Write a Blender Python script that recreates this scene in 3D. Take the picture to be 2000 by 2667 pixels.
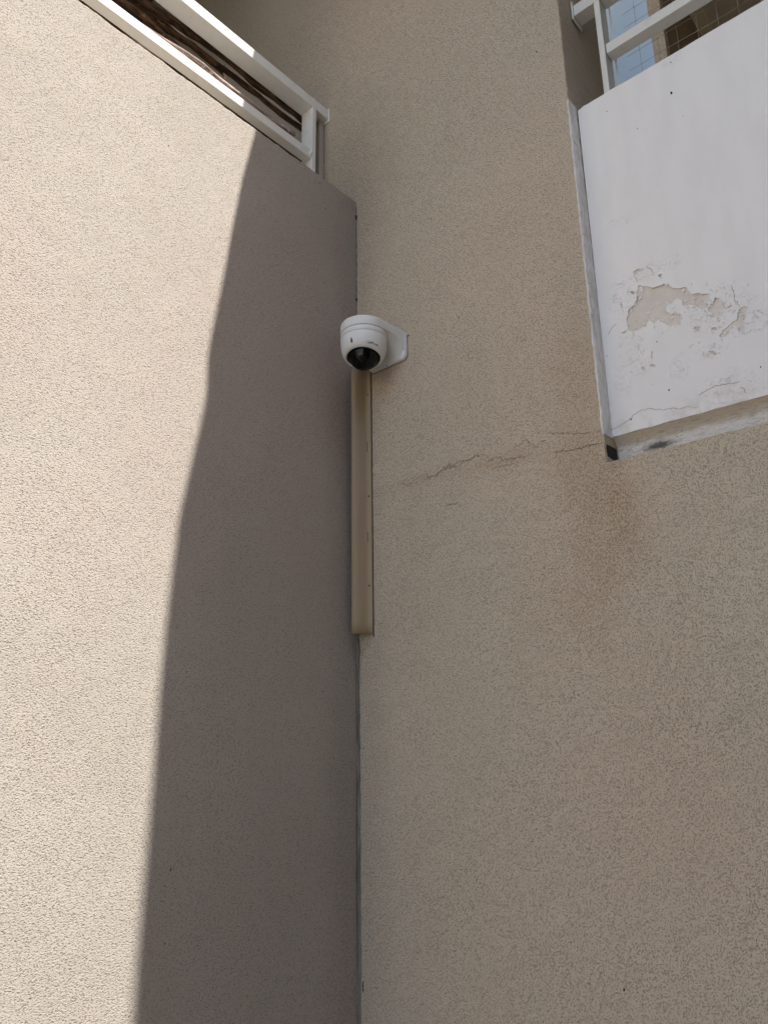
import bpy, bmesh, math, random
from mathutils import Vector, Matrix, noise
from mathutils.geometry import tessellate_polygon
random.seed(7)
for o in list(bpy.data.objects): bpy.data.objects.remove(o)
scene = bpy.context.scene
COL = scene.collection
R = math.radians

# ------------------------------------------------------------------ camera
PITCH, ROLL, HEAD, FPX = R(16.0), R(-0.8), R(41.3), 1920.0
CAM = Vector((1.341, -1.416, 1.6))
Fv = Vector((-math.sin(HEAD)*math.cos(PITCH), math.cos(HEAD)*math.cos(PITCH), math.sin(PITCH)))
R0 = Vector((math.cos(HEAD), math.sin(HEAD), 0)); U0 = R0.cross(Fv)
Rv = R0*math.cos(ROLL)+U0*math.sin(ROLL); Uv = -R0*math.sin(ROLL)+U0*math.cos(ROLL)
cd = bpy.data.cameras.new('camera'); cam = bpy.data.objects.new('camera', cd); COL.objects.link(cam)
cam.matrix_world = Matrix(((Rv.x,Uv.x,-Fv.x,CAM.x),(Rv.y,Uv.y,-Fv.y,CAM.y),(Rv.z,Uv.z,-Fv.z,CAM.z),(0,0,0,1)))
cd.sensor_fit = 'VERTICAL'; cd.sensor_height = 24.0; cd.lens = 24.0*FPX/2667.0
cd.clip_start = 0.02; cd.clip_end = 2000
scene.camera = cam

# ------------------------------------------------------------------ light
SUN = Vector((0.55, 0.06, 1.0)).normalized()       # towards the sun
w = bpy.data.worlds.new('World'); scene.world = w; w.use_nodes = True
wn = w.node_tree.nodes; bg = wn['Background']
sky = wn.new('ShaderNodeTexSky'); sky.sky_type = 'NISHITA'; sky.sun_disc = False
sky.sun_elevation = math.asin(SUN.z); sky.sun_rotation = math.atan2(SUN.x, SUN.y)
w.node_tree.links.new(sky.outputs[0], bg.inputs[0]); bg.inputs[1].default_value = 0.15; sky.dust_density = 2.2; sky.ozone_density = .6
sd = bpy.data.lights.new('sun', 'SUN'); sd.energy = 4.1; sd.angle = R(0.53); sd.color = (1, .965, .92)
so = bpy.data.objects.new('sun', sd); COL.objects.link(so)
so.rotation_euler = SUN.to_track_quat('Z', 'Y').to_euler(); so.location = (4, -2, 9)
vs = scene.view_settings; vs.view_transform = 'Standard'; vs.look = 'None'; vs.gamma = 1; vs.exposure = 1.31

scene.cycles.use_adaptive_sampling = False
scene.cycles.use_denoising = True; scene.cycles.denoising_prefilter = 'NONE'
# ------------------------------------------------------------------ helpers
def px(u, v, ax, val):
    """measured point of the photograph on a known wall plane -> world position"""
    d = Fv*FPX + Rv*(u-1000) - Uv*(v-1333.5)
    return CAM + d*((val-CAM[ax])/d[ax])

def link(name, me, m=None, parent=None):
    o = bpy.data.objects.new(name, me); COL.objects.link(o)
    if m: me.materials.append(m)
    if parent: o.parent = parent
    return o
def obj(name, bm, m, parent=None, smooth=False):
    bmesh.ops.recalc_face_normals(bm, faces=bm.faces)
    me = bpy.data.meshes.new(name); bm.to_mesh(me); bm.free()
    if smooth:
        for p in me.polygons: p.use_smooth = True
    return link(name, me, m, parent)
def thing(name, label, cat, group=None):
    o = bpy.data.objects.new(name, None); COL.objects.link(o); o.empty_display_size = .1
    return tag(o, label, cat, group)
def tag(o, label, cat, group=None):
    o['label'] = label; o['category'] = cat
    if group: o['group'] = group
    return o
def box(bm, a, b, bev=0):
    n = bmesh.ops.create_cube(bm, size=1)['verts']
    c = [(a[i]+b[i])/2 for i in range(3)]; s = [abs(b[i]-a[i]) for i in range(3)]
    for v in n: v.co = Vector((c[0]+v.co.x*s[0], c[1]+v.co.y*s[1], c[2]+v.co.z*s[2]))
    if bev:
        es = list({e for v in n for e in v.link_edges})
        bmesh.ops.bevel(bm, geom=es, offset=bev, segments=2, affect='EDGES', profile=.5)
def nb(): return bmesh.new()
def mkbox(name, a, b, m, parent=None, bev=0):
    bm = nb(); box(bm, a, b, bev); return obj(name, bm, m, parent)
def tube(bm, pts, rads, seg=10, jit=0, cap=True):
    rings = []
    for i, p in enumerate(pts):
        p = Vector(p); a = Vector(pts[max(i-1,0)]); b = Vector(pts[min(i+1,len(pts)-1)])
        t = (b-a).normalized(); u = t.cross(Vector((0,0,1)))
        if u.length < .01: u = t.cross(Vector((1,0,0)))
        u.normalize(); v = t.cross(u)
        r = rads[i] if isinstance(rads, (list, tuple)) else rads
        ring = []
        for k in range(seg):
            an = 2*math.pi*k/seg
            d = u*math.cos(an)+v*math.sin(an)
            rr = r*(1+jit*noise.noise(p*6+d*1.3+Vector((0,0,r*999))))
            ring.append(bm.verts.new(p+d*rr))
        rings.append(ring)
    for a, b in zip(rings, rings[1:]):
        for k in range(seg): bm.faces.new((a[k], a[(k+1)%seg], b[(k+1)%seg], b[k]))
    if cap: bm.faces.new(rings[0]); bm.faces.new(rings[-1])
def lathe(bm, prof, seg=64, ctr=(0,0,0)):
    """prof: list of (r,z)"""
    rings = []
    for r, z in prof:
        rings.append([bm.verts.new((ctr[0]+r*math.cos(2*math.pi*k/seg), ctr[1]+r*math.sin(2*math.pi*k/seg), ctr[2]+z)) for k in range(seg)])
    for a, b in zip(rings, rings[1:]):
        for k in range(seg): bm.faces.new((a[k], a[(k+1)%seg], b[(k+1)%seg], b[k]))
    return rings
def extrude_profile(bm, prof, f0, f1):
    """closed or open polyline swept between two mapping functions"""
    a = [bm.verts.new(f0(p)) for p in prof]; b = [bm.verts.new(f1(p)) for p in prof]
    for i in range(len(prof)-1): bm.faces.new((a[i], a[i+1], b[i+1], b[i]))
    return a, b

# ------------------------------------------------------------------ materials
def mat(name, col=(.8,.8,.8), rough=.7, spec=.3, metal=0):
    m = bpy.data.materials.new(name); m.use_nodes = True
    b = m.node_tree.nodes['Principled BSDF']
    b.inputs['Base Color'].default_value = (*col, 1); b.inputs['Roughness'].default_value = rough
    b.inputs['Specular IOR Level'].default_value = spec; b.inputs['Metallic'].default_value = metal
    return m
class NT:
    def __init__(s, m): s.m = m; s.t = m.node_tree; s.n = s.t.nodes; s.b = s.n['Principled BSDF']
    def l(s, a, b): s.t.links.new(a, b)
    def coord(s, scale=(1,1,1)):
        c = s.n.new('ShaderNodeTexCoord'); mp = s.n.new('ShaderNodeMapping'); mp.inputs['Scale'].default_value = scale
        s.l(c.outputs['Object'], mp.inputs[0]); return mp.outputs[0]
    def noise(s, vec, sc, det=3, rough=.55, dist=0):
        n = s.n.new('ShaderNodeTexNoise'); s.l(vec, n.inputs['Vector']); n.inputs['Scale'].default_value = sc
        n.inputs['Detail'].default_value = det; n.inputs['Roughness'].default_value = rough; n.inputs['Distortion'].default_value = dist
        return n.outputs[0]
    def voro(s, vec, sc, feat='F1'):
        n = s.n.new('ShaderNodeTexVoronoi'); s.l(vec, n.inputs['Vector']); n.inputs['Scale'].default_value = sc; n.feature = feat
        return n.outputs['Distance']
    def mr(s, v, a, b, c=0, d=1, smooth=True):
        n = s.n.new('ShaderNodeMapRange'); n.interpolation_type = 'SMOOTHSTEP' if smooth else 'LINEAR'
        s.l(v, n.inputs[0])
        for i, x in enumerate((a,b,c,d)): n.inputs[i+1].default_value = x
        return n.outputs[0]
    def math(s, op, a, b=None, c=None):
        n = s.n.new('ShaderNodeMath'); n.operation = op
        for i, x in enumerate((a,b,c)):
            if x is None: continue
            if isinstance(x, (int, float)): n.inputs[i].default_value = x
            else: s.l(x, n.inputs[i])
        return n.outputs[0]
    def mix(s, f, a, b, mode='MIX'):
        n = s.n.new('ShaderNodeMix'); n.data_type = 'RGBA'; n.blend_type = mode
        for i, x in ((0,f),(6,a),(7,b)):
            if isinstance(x, (int, float)): n.inputs[i].default_value = x
            elif isinstance(x, tuple): n.inputs[i].default_value = (*x, 1)
            else: s.l(x, n.inputs[i])
        return n.outputs[2]
    def bump(s, h, dist, strength=1, prev=None):
        n = s.n.new('ShaderNodeBump'); n.inputs['Distance'].default_value = dist; n.inputs['Strength'].default_value = strength
        s.l(h, n.inputs['Height'])
        if prev: s.l(prev, n.inputs['Normal'])
        return n.outputs[0]
    def blob(s, raw, c, r, soft=.5, warp=None):
        """1 inside an ellipsoid patch centred c with radii r, feathered"""
        mp = s.n.new('ShaderNodeMapping'); mp.vector_type = 'POINT'
        mp.inputs['Scale'].default_value = tuple(1/x for x in r)
        mp.inputs['Location'].default_value = tuple(-c[i]/r[i] for i in range(3))
        s.l(raw, mp.inputs[0])
        ln = s.n.new('ShaderNodeVectorMath'); ln.operation = 'LENGTH'; s.l(mp.outputs[0], ln.inputs[0])
        d = ln.outputs['Value']
        if warp is not None: d = s.math('ADD', d, warp)
        return s.mr(d, 1+soft, 1-soft, 0, 1)
    def raw(s):
        c = s.n.new('ShaderNodeTexCoord'); return c.outputs['Object']

YP, ZB, ZP = .040, 2.193, 3.072
def stucco(name, base, scratch, stains_shade=(), pit=.62, grain=235, depth=.0024):
    m = mat(name, base, .92, .12); t = NT(m)
    raw = t.raw(); v = t.coord(scratch)
    n1 = t.noise(v, grain*1.5, 2, .6, .3)
    n2 = t.noise(v, grain*.75, 2, .5, .3)
    n4 = t.noise(v, grain*1.15, 2, .55, .5)
    big = t.noise(raw, 2.2, 3, .5); mid = t.noise(raw, 14, 3, .6); tone = t.noise(raw, .9, 2, .5)
    # rounded grains; between them flecks (thresholded cells) of irregular size and depth
    def flecks(sc, keep, size):
        wv = t.n.new('ShaderNodeVectorMath'); wv.operation = 'MULTIPLY_ADD'; nz = t.n.new('ShaderNodeTexNoise'); t.l(v, nz.inputs['Vector']); nz.inputs['Scale'].default_value = sc*.9
        nz.inputs['Detail'].default_value = 1; t.l(nz.outputs[1], wv.inputs[0]); wv.inputs[1].default_value = (.9/sc,)*3; t.l(v, wv.inputs[2])
        vn = t.n.new('ShaderNodeTexVoronoi'); t.l(wv.outputs[0], vn.inputs['Vector']); vn.inputs['Scale'].default_value = sc
        sp_ = t.n.new('ShaderNodeSeparateColor'); t.l(vn.outputs['Color'], sp_.inputs[0])
        on = t.mr(sp_.outputs[0], keep, keep+.25)
        d = t.math('SUBTRACT', vn.outputs['Distance'], t.math('MULTIPLY', sp_.outputs[1], .18))
        return t.math('MULTIPLY', on, t.mr(d, size, size-.22))
    fl = t.math('MAXIMUM', t.math('MULTIPLY', flecks(grain*1.2, .40, .42), .85), flecks(grain*.72, .80, .36))
    fl = t.math('MULTIPLY', fl, t.mr(t.noise(raw, 4.5, 3, .6), .3, .7, .7, 1))
    pits = t.math('MAXIMUM', fl, t.mr(n1, .40, .32, 0, .8))
    h = t.math('ADD', t.math('MULTIPLY', n1, .5), t.math('MULTIPLY', n4, .6))
    h = t.math('SUBTRACT', h, t.math('MULTIPLY', pits, .7))
    c = t.mix(t.mr(big, .3, .7), tuple(x*.95 for x in base), tuple(x*1.05 for x in base))
    c = t.mix(t.mr(mid, .35, .7, 0, .5), c, (base[0]*1.0, base[1]*.97, base[2]*.93))
    c = t.mix(t.mr(tone, .4, .62, 0, .8), c, (base[0]*1.03, base[1]*.97, base[2]*.96))
    c = t.mix(t.mr(t.noise(t.coord((1,1,.35)), 3.1, 4, .6), .5, .72, 0, .55), c, (base[0]*.90, base[1]*.90, base[2]*.88))
    wn_ = t.noise(raw, 9, 4, .65)
    wp = t.math('MULTIPLY', t.math('SUBTRACT', wn_, .5), 1.6)
    for (ctr, rad, col, amt) in stains_shade:
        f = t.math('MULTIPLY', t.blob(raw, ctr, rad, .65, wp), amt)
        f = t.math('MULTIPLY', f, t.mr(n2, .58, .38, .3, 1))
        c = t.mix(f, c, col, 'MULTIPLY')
    c = t.mix(t.mr(n1, .35, .6, .16, 0), c, tuple(x*.5 for x in base))
    c = t.mix(t.math('MULTIPLY', pits, pit), c, tuple(x*.28 for x in base))  # pits darkened in colour: their dirt and the shade of the hollows
    # rare larger dark chips
    chips = t.mr(t.voro(raw, 26), .055, .035); chips = t.math('MULTIPLY', chips, t.mr(t.noise(raw, 11, 1), .60, .66))
    c = t.mix(t.math('MULTIPLY', chips, .7), c, (.09,.075,.06))
    t.l(c, t.b.inputs['Base Color'])
    b = t.bump(h, depth, 1.0)
    b = t.bump(mid, .003, .4, b)
    b = t.bump(t.noise(raw, 3.5, 2), .03, .14, b)
    t.l(b, t.b.inputs['Normal'])
    return m

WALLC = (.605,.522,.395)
sp = lambda u, v: (px(u, v, 1, 0).x, 0, px(u, v, 1, 0).z)
brown = (.76,.655,.575)
stA = [ (sp(1570,1350), (.075,.3,.12), brown, .6), (sp(1620,1330), (.035,.3,.06), brown, .6), (sp(1530,1270), (.09,.3,.06), brown, .55),
        (sp(1510,1170), (.08,.3,.035), brown, .5), (sp(1310,1200), (.10,.3,.02), brown, .5),
        (sp(1620,1450), (.05,.3,.05), brown, .45), (sp(1540,1560), (.06,.3,.12), (.86,.78,.72), .5), (sp(1600,1210), (.02,.3,.012), (.5,.46,.42), .6),
        (sp(1100,1250), (.16,.3,.02), (.82,.73,.66), .5), (sp(1500,1000), (.05,.3,.14), (.82,.70,.6), .4),
        (sp(1420,1650), (.10,.3,.2), (.88,.80,.74), .4), (sp(1750,1900), (.14,.3,.3), (.92,.88,.84), .4),
        ((-.03,0,3.25), (.16,.3,.30), (.62,.64,.64), .75), ((0.0,0,2.75), (.07,.3,.5), (.75,.74,.74), .7),  # first patch is painted shade; second is corner grime plus painted shade
        ((.01,0,1.3), (.075,.3,1.1), (.72,.71,.71), .7) ]  # corner grime with the corner's shade painted in
stB = [ ((0,-.02,1.6), (.3,.075,1.7), (.74,.72,.71), .7), ((0,-.09,2.45), (.3,.06,.14), (.85,.74,.68), .6) ]  # first entry: corner dirt plus shade painted along the seam
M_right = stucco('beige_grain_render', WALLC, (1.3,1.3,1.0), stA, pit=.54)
M_left = stucco('sunlit_side_grain_render', (.418,.372,.322), (1,.8,1.1), stB, pit=.50, depth=.0016)  # base darker than the right wall, standing in for deeper shade

def paintmat(name, col, rough=.35, dirt=.25, spec=.4):
    m = mat(name, col, rough, spec); t = NT(m); raw = t.raw()
    n = t.noise(raw, 30, 4, .6); s = t.noise(t.coord((3,3,40)), 6, 3)
    c = t.mix(t.mr(n, .5, .75, 0, dirt), col, tuple(x*f for x, f in zip(col, (.80,.74,.64))))
    c = t.mix(t.mr(t.voro(raw, 45), .05, .03, 0, .5), c, (.25,.2,.15))
    t.l(c, t.b.inputs['Base Color']); t.l(t.bump(n, .0008, .5), t.b.inputs['Normal']); return m
M_rail = paintmat('cream_white_gloss_paint', (.78,.77,.72), .38, .3)
M_railR = paintmat('aged_cream_gloss_paint', (.74,.72,.64), .40, .45)

def barkmat(name, a, b):
    m = mat(name, a, .85, .2); t = NT(m); v = t.coord((40, 5, 40))
    n = t.noise(v, 3, 5, .65, .4); n2 = t.noise(t.raw(), 40, 3)
    c = t.mix(t.mr(n, .38, .62), a, b); c = t.mix(t.mr(n2, .62, .7, 0, .6), c, tuple(x*2.2 for x in b))
    t.l(c, t.b.inputs['Base Color']); t.l(t.bump(n, .006, 1), t.b.inputs['Normal']); return m
M_bark = barkmat('dark_brown_bark', (.035,.020,.012), (.14,.08,.045))
M_bark2 = barkmat('sunlit_pale_bark', (.20,.14,.12), (.46,.36,.32))  # bark lightened in colour to stand for the strip in sun
M_black = mat('black_rubber', (.012,.012,.013), .5)
M_dark = mat('dark_gap', (.02,.018,.016), .9)
M_crack = mat('crack_dirt', (.05,.04,.033), .95)
M_crack_r = mat('rusty_crack_dirt', (.27,.21,.165), .95)
M_crack_w = mat('paint_crack_dirt', (.36,.34,.32), .95)

# white masonry paint
M_white = mat('white_masonry_paint', (.80,.79,.79), .6, .3); t = NT(M_white); raw = t.raw()
q = lambda u, v: tuple(px(u, v, 1, .04))
n = t.noise(t.coord((1,1,.25)), 22, 4, .5); fine = t.noise(raw, 260, 3, .6); ms = t.noise(raw, 20, 5, .65)
wp = t.math('MULTIPLY', t.math('SUBTRACT', ms, .5), 2.2)
rough = None
for (u, v, ru, rv) in ((1615,575,.035,.014),(1640,885,.03,.035),(1660,945,.03,.03),(1620,780,.03,.05),(1900,1010,.05,.035),
                       (1850,915,.03,.02),(1625,990,.02,.06),(1765,955,.02,.03),(1860,800,.06,.05),(1950,820,.04,.04),(1760,150,.04,.012),(1700,700,.06,.02)):
    f = t.blob(raw, q(u, v), (ru, .2, rv), .5, wp)
    rough = f if rough is None else t.math('MAXIMUM', rough, f)
flake = t.mr(t.voro(raw, 150, 'F1'), .25, .5); flk = t.noise(raw, 130, 3, .7, .6)
hh = t.math('MULTIPLY', t.mr(rough, .25, .9), t.math('MULTIPLY', t.mr(flk, .36, .42), t.mr(t.noise(raw, 55, 2, .6), .42, .55)))
zz = t.n.new('ShaderNodeSeparateXYZ'); t.l(raw, zz.inputs[0])
low = t.mr(zz.outputs[2], 2.26, 2.19)
edge = t.math('MULTIPLY', low, t.mr(ms, .42, .62))
c = t.mix(t.mr(n, .35, .7, 0, .6), (.87,.84,.785), (.81,.78,.725))
c = t.mix(t.math('MULTIPLY', edge, .75), c, (.52,.46,.38))
c = t.mix(t.mr(zz.outputs[2], 2.55, 2.25, 0, .5), c, (.77,.75,.73))
c = t.mix(t.math('MULTIPLY', t.math('MULTIPLY', rough, t.mr(flk, .40, .34)), .35), c, (.50,.46,.42))
spk = t.mr(t.voro(raw, 20), .035, .02); c = t.mix(t.math('MULTIPLY', spk, .4), c, (.22,.18,.15))
t.l(c, t.b.inputs['Base Color'])
b = t.bump(n, .003, .5); b = t.bump(fine, .0006, .6, b); b = t.bump(hh, .0012, .8, b); b = t.bump(t.noise(raw, 7, 2), .012, .4, b)
t.l(b, t.b.inputs['Normal'])
# old beige coat showing through
M_old = mat('old_beige_coat', (.70,.62,.53), .85, .2); t = NT(M_old); raw = t.raw()
n = t.noise(raw, 60, 4, .6); t.l(t.mix(t.mr(n, .4, .65), (.69,.62,.54), (.75,.685,.60)), t.b.inputs['Base Color'])
t.l(t.bump(n, .001, .8), t.b.inputs['Normal'])
# groove under the parapet: white, beige, mouldy, with notch shade painted in
M_groove = mat('stained_lip_plaster', (.72,.69,.62), .8, .2); t = NT(M_groove); raw = t.raw()
n = t.noise(t.coord((1,1,3)), 28, 5, .7, .5); n3 = t.noise(t.coord((1,2,4)), 60, 4, .7, .8)
zz = t.n.new('ShaderNodeSeparateXYZ'); t.l(raw, zz.inputs[0])
up = t.mr(t.math('ADD', zz.outputs[2], t.math('MULTIPLY', t.math('SUBTRACT', n, .5), .03)), 2.158, 2.180)
c = t.mix(up, (.76,.73,.68), (.52,.445,.34))
c = t.mix(t.math('MULTIPLY', t.mr(n3, .52, .62), .5), c, (.30,.26,.21))
mould_shade = t.math('MAXIMUM', t.blob(raw, tuple(px(1712,1158,1,.05)), (.030,.2,.008), .6, t.math('MULTIPLY', t.math('SUBTRACT', n3, .5), 3)),
               t.blob(raw, (.722,.03,2.143), (.007,.2,.04), .35, t.math('MULTIPLY', t.math('SUBTRACT', n, .5), 1.2)))  # left end: mould plus the shade of the notch painted in
c = t.mix(t.math('MULTIPLY', mould_shade, .88), c, (.05,.046,.044))
t.l(c, t.b.inputs['Base Color']); t.l(t.bump(n3, .004, .9), t.b.inputs['Normal'])
# grey-white bead plaster
M_bead = mat('bead_plaster', (.56,.53,.50), .85, .2); t = NT(M_bead); raw = t.raw()
n = t.noise(t.coord((1,1,.35)), 60, 4, .65, .6)
t.l(t.mix(t.mr(n, .35, .65), (.62,.585,.54), (.80,.77,.73)), t.b.inputs['Base Color']); t.l(t.bump(n, .004, .9), t.b.inputs['Normal'])
M_seal = mat('dirty_corner_mortar', (.36,.345,.335), .8, .25); t = NT(M_seal); raw = t.raw()
n = t.noise(t.coord((1,1,.2)), 45, 4, .6, .4); n2 = t.noise(raw, 150, 3, .6)
t.l(t.mix(t.mr(n, .35, .65), (.17,.15,.125), (.27,.24,.20)), t.b.inputs['Base Color'])
t.l(t.bump(n2, .0015, .6, t.bump(n, .004, .7)), t.b.inputs['Normal'])
# camera plastics
M_cam = mat('white_camera_paint', (.74,.74,.72), .42, .4); t = NT(M_cam); n = t.noise(t.raw(), 60, 3)
t.l(t.mix(t.mr(n, .45, .75, 0, .25), (.74,.74,.72), (.64,.62,.56)), t.b.inputs['Base Color'])
M_seam = mat('seam_shadow_gasket', (.50,.50,.50), .7)
M_bubble = bpy.data.materials.new('smoked_dome'); M_bubble.use_nodes = True; t = NT(M_bubble)
tr = t.n.new('ShaderNodeBsdfTransparent'); tr.inputs[0].default_value = (.07,.072,.08,1); 
gl = t.n.new('ShaderNodeBsdfGlossy'); gl.inputs['Roughness'].default_value = .04; gl.inputs[0].default_value = (.62,.64,.68,1)
fr = t.n.new('ShaderNodeFresnel'); fr.inputs[0].default_value = 1.5
mx = t.n.new('ShaderNodeMixShader'); t.l(fr.outputs[0], mx.inputs[0]); t.l(tr.outputs[0], mx.inputs[1]); t.l(gl.outputs[0], mx.inputs[2])
t.l(mx.outputs[0], t.n['Material Output'].inputs[0])
M_lens = mat('lens_glass', (.01,.012,.03), .05, .8)
M_led = mat('infrared_window', (.30,.30,.31), .3, .5)
M_logo = mat('logo_ink', (.05,.05,.055), .5)
M_steel = mat('screw_steel', (.22,.19,.15), .45, .4, .5)
M_trunk = mat('beige_pvc_cover', (.40,.325,.225), .5, .3); t = NT(M_trunk); raw = t.raw()
n = t.noise(t.coord((1,1,.15)), 25, 3); c = t.mix(t.mr(n, .35, .7), (.34,.26,.16), (.31,.24,.15))
st = t.blob(raw, (.036,-.015,2.50), (.010,.05,.085), .6, t.math('MULTIPLY', t.math('SUBTRACT', t.noise(raw, 30), .5), .8))
c = t.mix(t.math('MULTIPLY', st, .5), c, (.17,.10,.035))
t.l(c, t.b.inputs['Base Color']); t.l(t.bump(n, .001, .4), t.b.inputs['Normal'])
# loggia materials
M_glass = mat('sky_tinted_door_panel', (.46,.68,1.0), .25, .5)  # blue of the sky put into the panel colour
M_frame = mat('beige_door_jamb', (.46,.40,.32), .7); t = NT(M_frame); n = t.noise(t.raw(), 90, 3)
t.l(t.mix(t.mr(n, .4, .6), (.42,.36,.29), (.50,.44,.36)), t.b.inputs['Base Color'])
M_brown = mat('brown_wall_tile', (.15,.10,.06), .6); t = NT(M_brown)
br = t.n.new('ShaderNodeTexBrick'); br.offset = 0; br.inputs['Scale'].default_value = 1; br.inputs['Brick Width'].default_value = .33; br.inputs['Row Height'].default_value = .33
br.inputs['Mortar Size'].default_value = .002; br.inputs['Color1'].default_value = (.27,.195,.12,1); br.inputs['Color2'].default_value = (.29,.21,.13,1); br.inputs['Mortar'].default_value = (.1,.075,.05,1)
sx = t.n.new('ShaderNodeSeparateXYZ'); cx = t.n.new('ShaderNodeCombineXYZ'); t.l(t.raw(), sx.inputs[0]); t.l(sx.outputs[1], cx.inputs[0]); t.l(sx.outputs[2], cx.inputs[1])
t.l(cx.outputs[0], br.inputs['Vector']); t.l(br.outputs[0], t.b.inputs['Base Color'])
M_ceil = mat('beige_ceiling_paint', (.40,.33,.24), .9); t = NT(M_ceil); n = t.noise(t.raw(), 25, 4)
c = t.mix(t.mr(n, .4, .65), (.58,.48,.35), (.64,.54,.40)); c = t.mix(t.mr(t.voro(t.raw(), 9), .06, .04, 0, .6), c, (.12,.09,.06))
t.l(c, t.b.inputs['Base Color'])
M_cornice = mat('pale_cornice_paint', (.70,.62,.40), .8)
M_net = mat('net_cord', (.30,.26,.21), .8)
M_ground = mat('concrete_paving', (.42,.39,.35), .9); t = NT(M_ground)
br = t.n.new('ShaderNodeTexBrick'); br.offset = .5; br.inputs['Scale'].default_value = 1; br.inputs['Brick Width'].default_value = .4; br.inputs['Row Height'].default_value = .4
br.inputs['Mortar Size'].default_value = .006; br.inputs['Color1'].default_value = (.40,.36,.31,1); br.inputs['Color2'].default_value = (.46,.42,.36,1); br.inputs['Mortar'].default_value = (.2,.18,.16,1)
t.l(t.raw(), br.inputs['Vector']); n = t.noise(t.raw(), 3, 5)
t.l(t.mix(t.mr(n, .3, .7, 0, .4), br.outputs[0], (.32,.29,.25)), t.b.inputs['Base Color'])
t.l(t.bump(t.noise(t.raw(), 120, 3), .002, .6), t.b.inputs['Normal'])
M_nb = mat('dark_blocker_render', (.13,.115,.10), .9)  # kept dark so the added light blockers bounce little
M_slab = mat('slab_render', (.46,.41,.35), .9)

# ------------------------------------------------------------------ ground
bm = nb(); bmesh.ops.create_grid(bm, x_segments=4, y_segments=4, size=400)
g = obj('ground', bm, M_ground); g['kind'] = 'structure'

# ------------------------------------------------------------------ left rendered parapet wall (plane X=0, top 3.172)
TOPZ = 3.172
def lump(p, s, a): return a*noise.noise(Vector(p)*s)
bm = nb(); cols = []
ys = [0.02-i*.012 for i in range(0, 110)] + [-1.3-.25*i for i in range(1, 24)]
for y in ys:
    top = TOPZ + lump((0,y,1), 24, .0035) + lump((3,y,1), 90, .0022) + lump((7,y,5), 7, .003)
    z0s = [0, 1.5, 2.9, TOPZ-.03]
    col = [bm.verts.new((0, y, z)) for z in z0s]
    col.append(bm.verts.new((0, y, top-.006)))
    col.append(bm.verts.new((-.003, y, top-.0015)))
    col.append(bm.verts.new((-.010, y, top)))
    col.append(bm.verts.new((-.22, y, TOPZ))); col.append(bm.verts.new((-.22, y, 0)))
    cols.append(col)
for a, b in zip(cols, cols[1:]):
    for i in range(len(a)-1): bm.faces.new((a[i], a[i+1], b[i+1], b[i]))
bm.faces.new(cols[0]); bm.faces.new(cols[-1])
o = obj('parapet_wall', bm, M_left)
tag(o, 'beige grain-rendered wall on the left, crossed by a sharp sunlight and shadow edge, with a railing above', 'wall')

# left balcony floor behind the parapet
tag(mkbox('balcony_floor', (-3.5,-6,2.10), (-.221,-.001,2.28), M_slab), 'concrete balcony floor hidden behind the left rendered parapet', 'floor')

# ------------------------------------------------------------------ right rendered wall (plane Y=0) with the loggia opening
XO, ZO, ZC, XE = .722, 2.124, 4.385, 3.4
bm = nb()
XL, XR, ZT = -4.0, 5.2, 7.2
nz = 90
zs = [ZO+(3.6-ZO)*i/nz for i in range(nz+1)] + [ZC]
def xe(z): return XO + (z-2.6)*-.004 + lump((1,2,z), 60, .0022) + lump((5,2,z), 150, .0006)
def zb(x): return ZO + lump((x,2,3), 40, .0022) + lump((x,7,3), 120, .0018)
xs = [XO+(1.5-XO)*i/60 for i in range(61)] + [XE]
edgeL = [bm.verts.new((xe(z), 0, z)) for z in zs]
lowL = [bm.verts.new((XL, 0, z)) for z in zs]
for i in range(len(zs)-1): bm.faces.new((lowL[i], lowL[i+1], edgeL[i+1], edgeL[i]))
edgeB = [edgeL[0]] + [bm.verts.new((x, 0, zb(x))) for x in xs[1:]]
lowB = [bm.verts.new((x, 0, 0)) for x in xs]
for i in range(len(xs)-1): bm.faces.new((lowB[i], lowB[i+1], edgeB[i+1], edgeB[i]))
a = bm.verts.new((XL,0,0)); bm.faces.new((a, lowB[0], edgeL[0], lowL[0]))
tl = bm.verts.new((XL,0,ZT)); tr_ = bm.verts.new((XR,0,ZT)); tc = bm.verts.new((XE,0,ZC)); trc = bm.verts.new((XR,0,ZC)); br_ = bm.verts.new((XR,0,0))
t1 = bm.verts.new((XE,0,ZT)); t0 = bm.verts.new((edgeL[-1].co.x,0,ZT))
bm.faces.new((lowL[-1], edgeL[-1], t0, tl)); bm.faces.new((edgeL[-1], tc, t1, t0)); bm.faces.new((tc, trc, tr_, t1))
bm.faces.new((lowB[-1], br_, trc, tc, edgeB[-1]))
# return faces of the opening (reveals)
rl = [bm.verts.new((v.co.x+.0, .30, v.co.z)) for v in edgeL]
mid = [bm.verts.new((v.co.x+.0015, .004, v.co.z)) for v in edgeL]
for i in range(len(rl)-1):
    bm.faces.new((edgeL[i], mid[i], mid[i+1], edgeL[i+1])); bm.faces.new((mid[i], rl[i], rl[i+1], mid[i+1]))
rb = [bm.verts.new((v.co.x, .058, v.co.z-.001)) for v in edgeB]
for i in range(len(rb)-1): bm.faces.new((edgeB[i], edgeB[i+1], rb[i+1], rb[i]))
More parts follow.
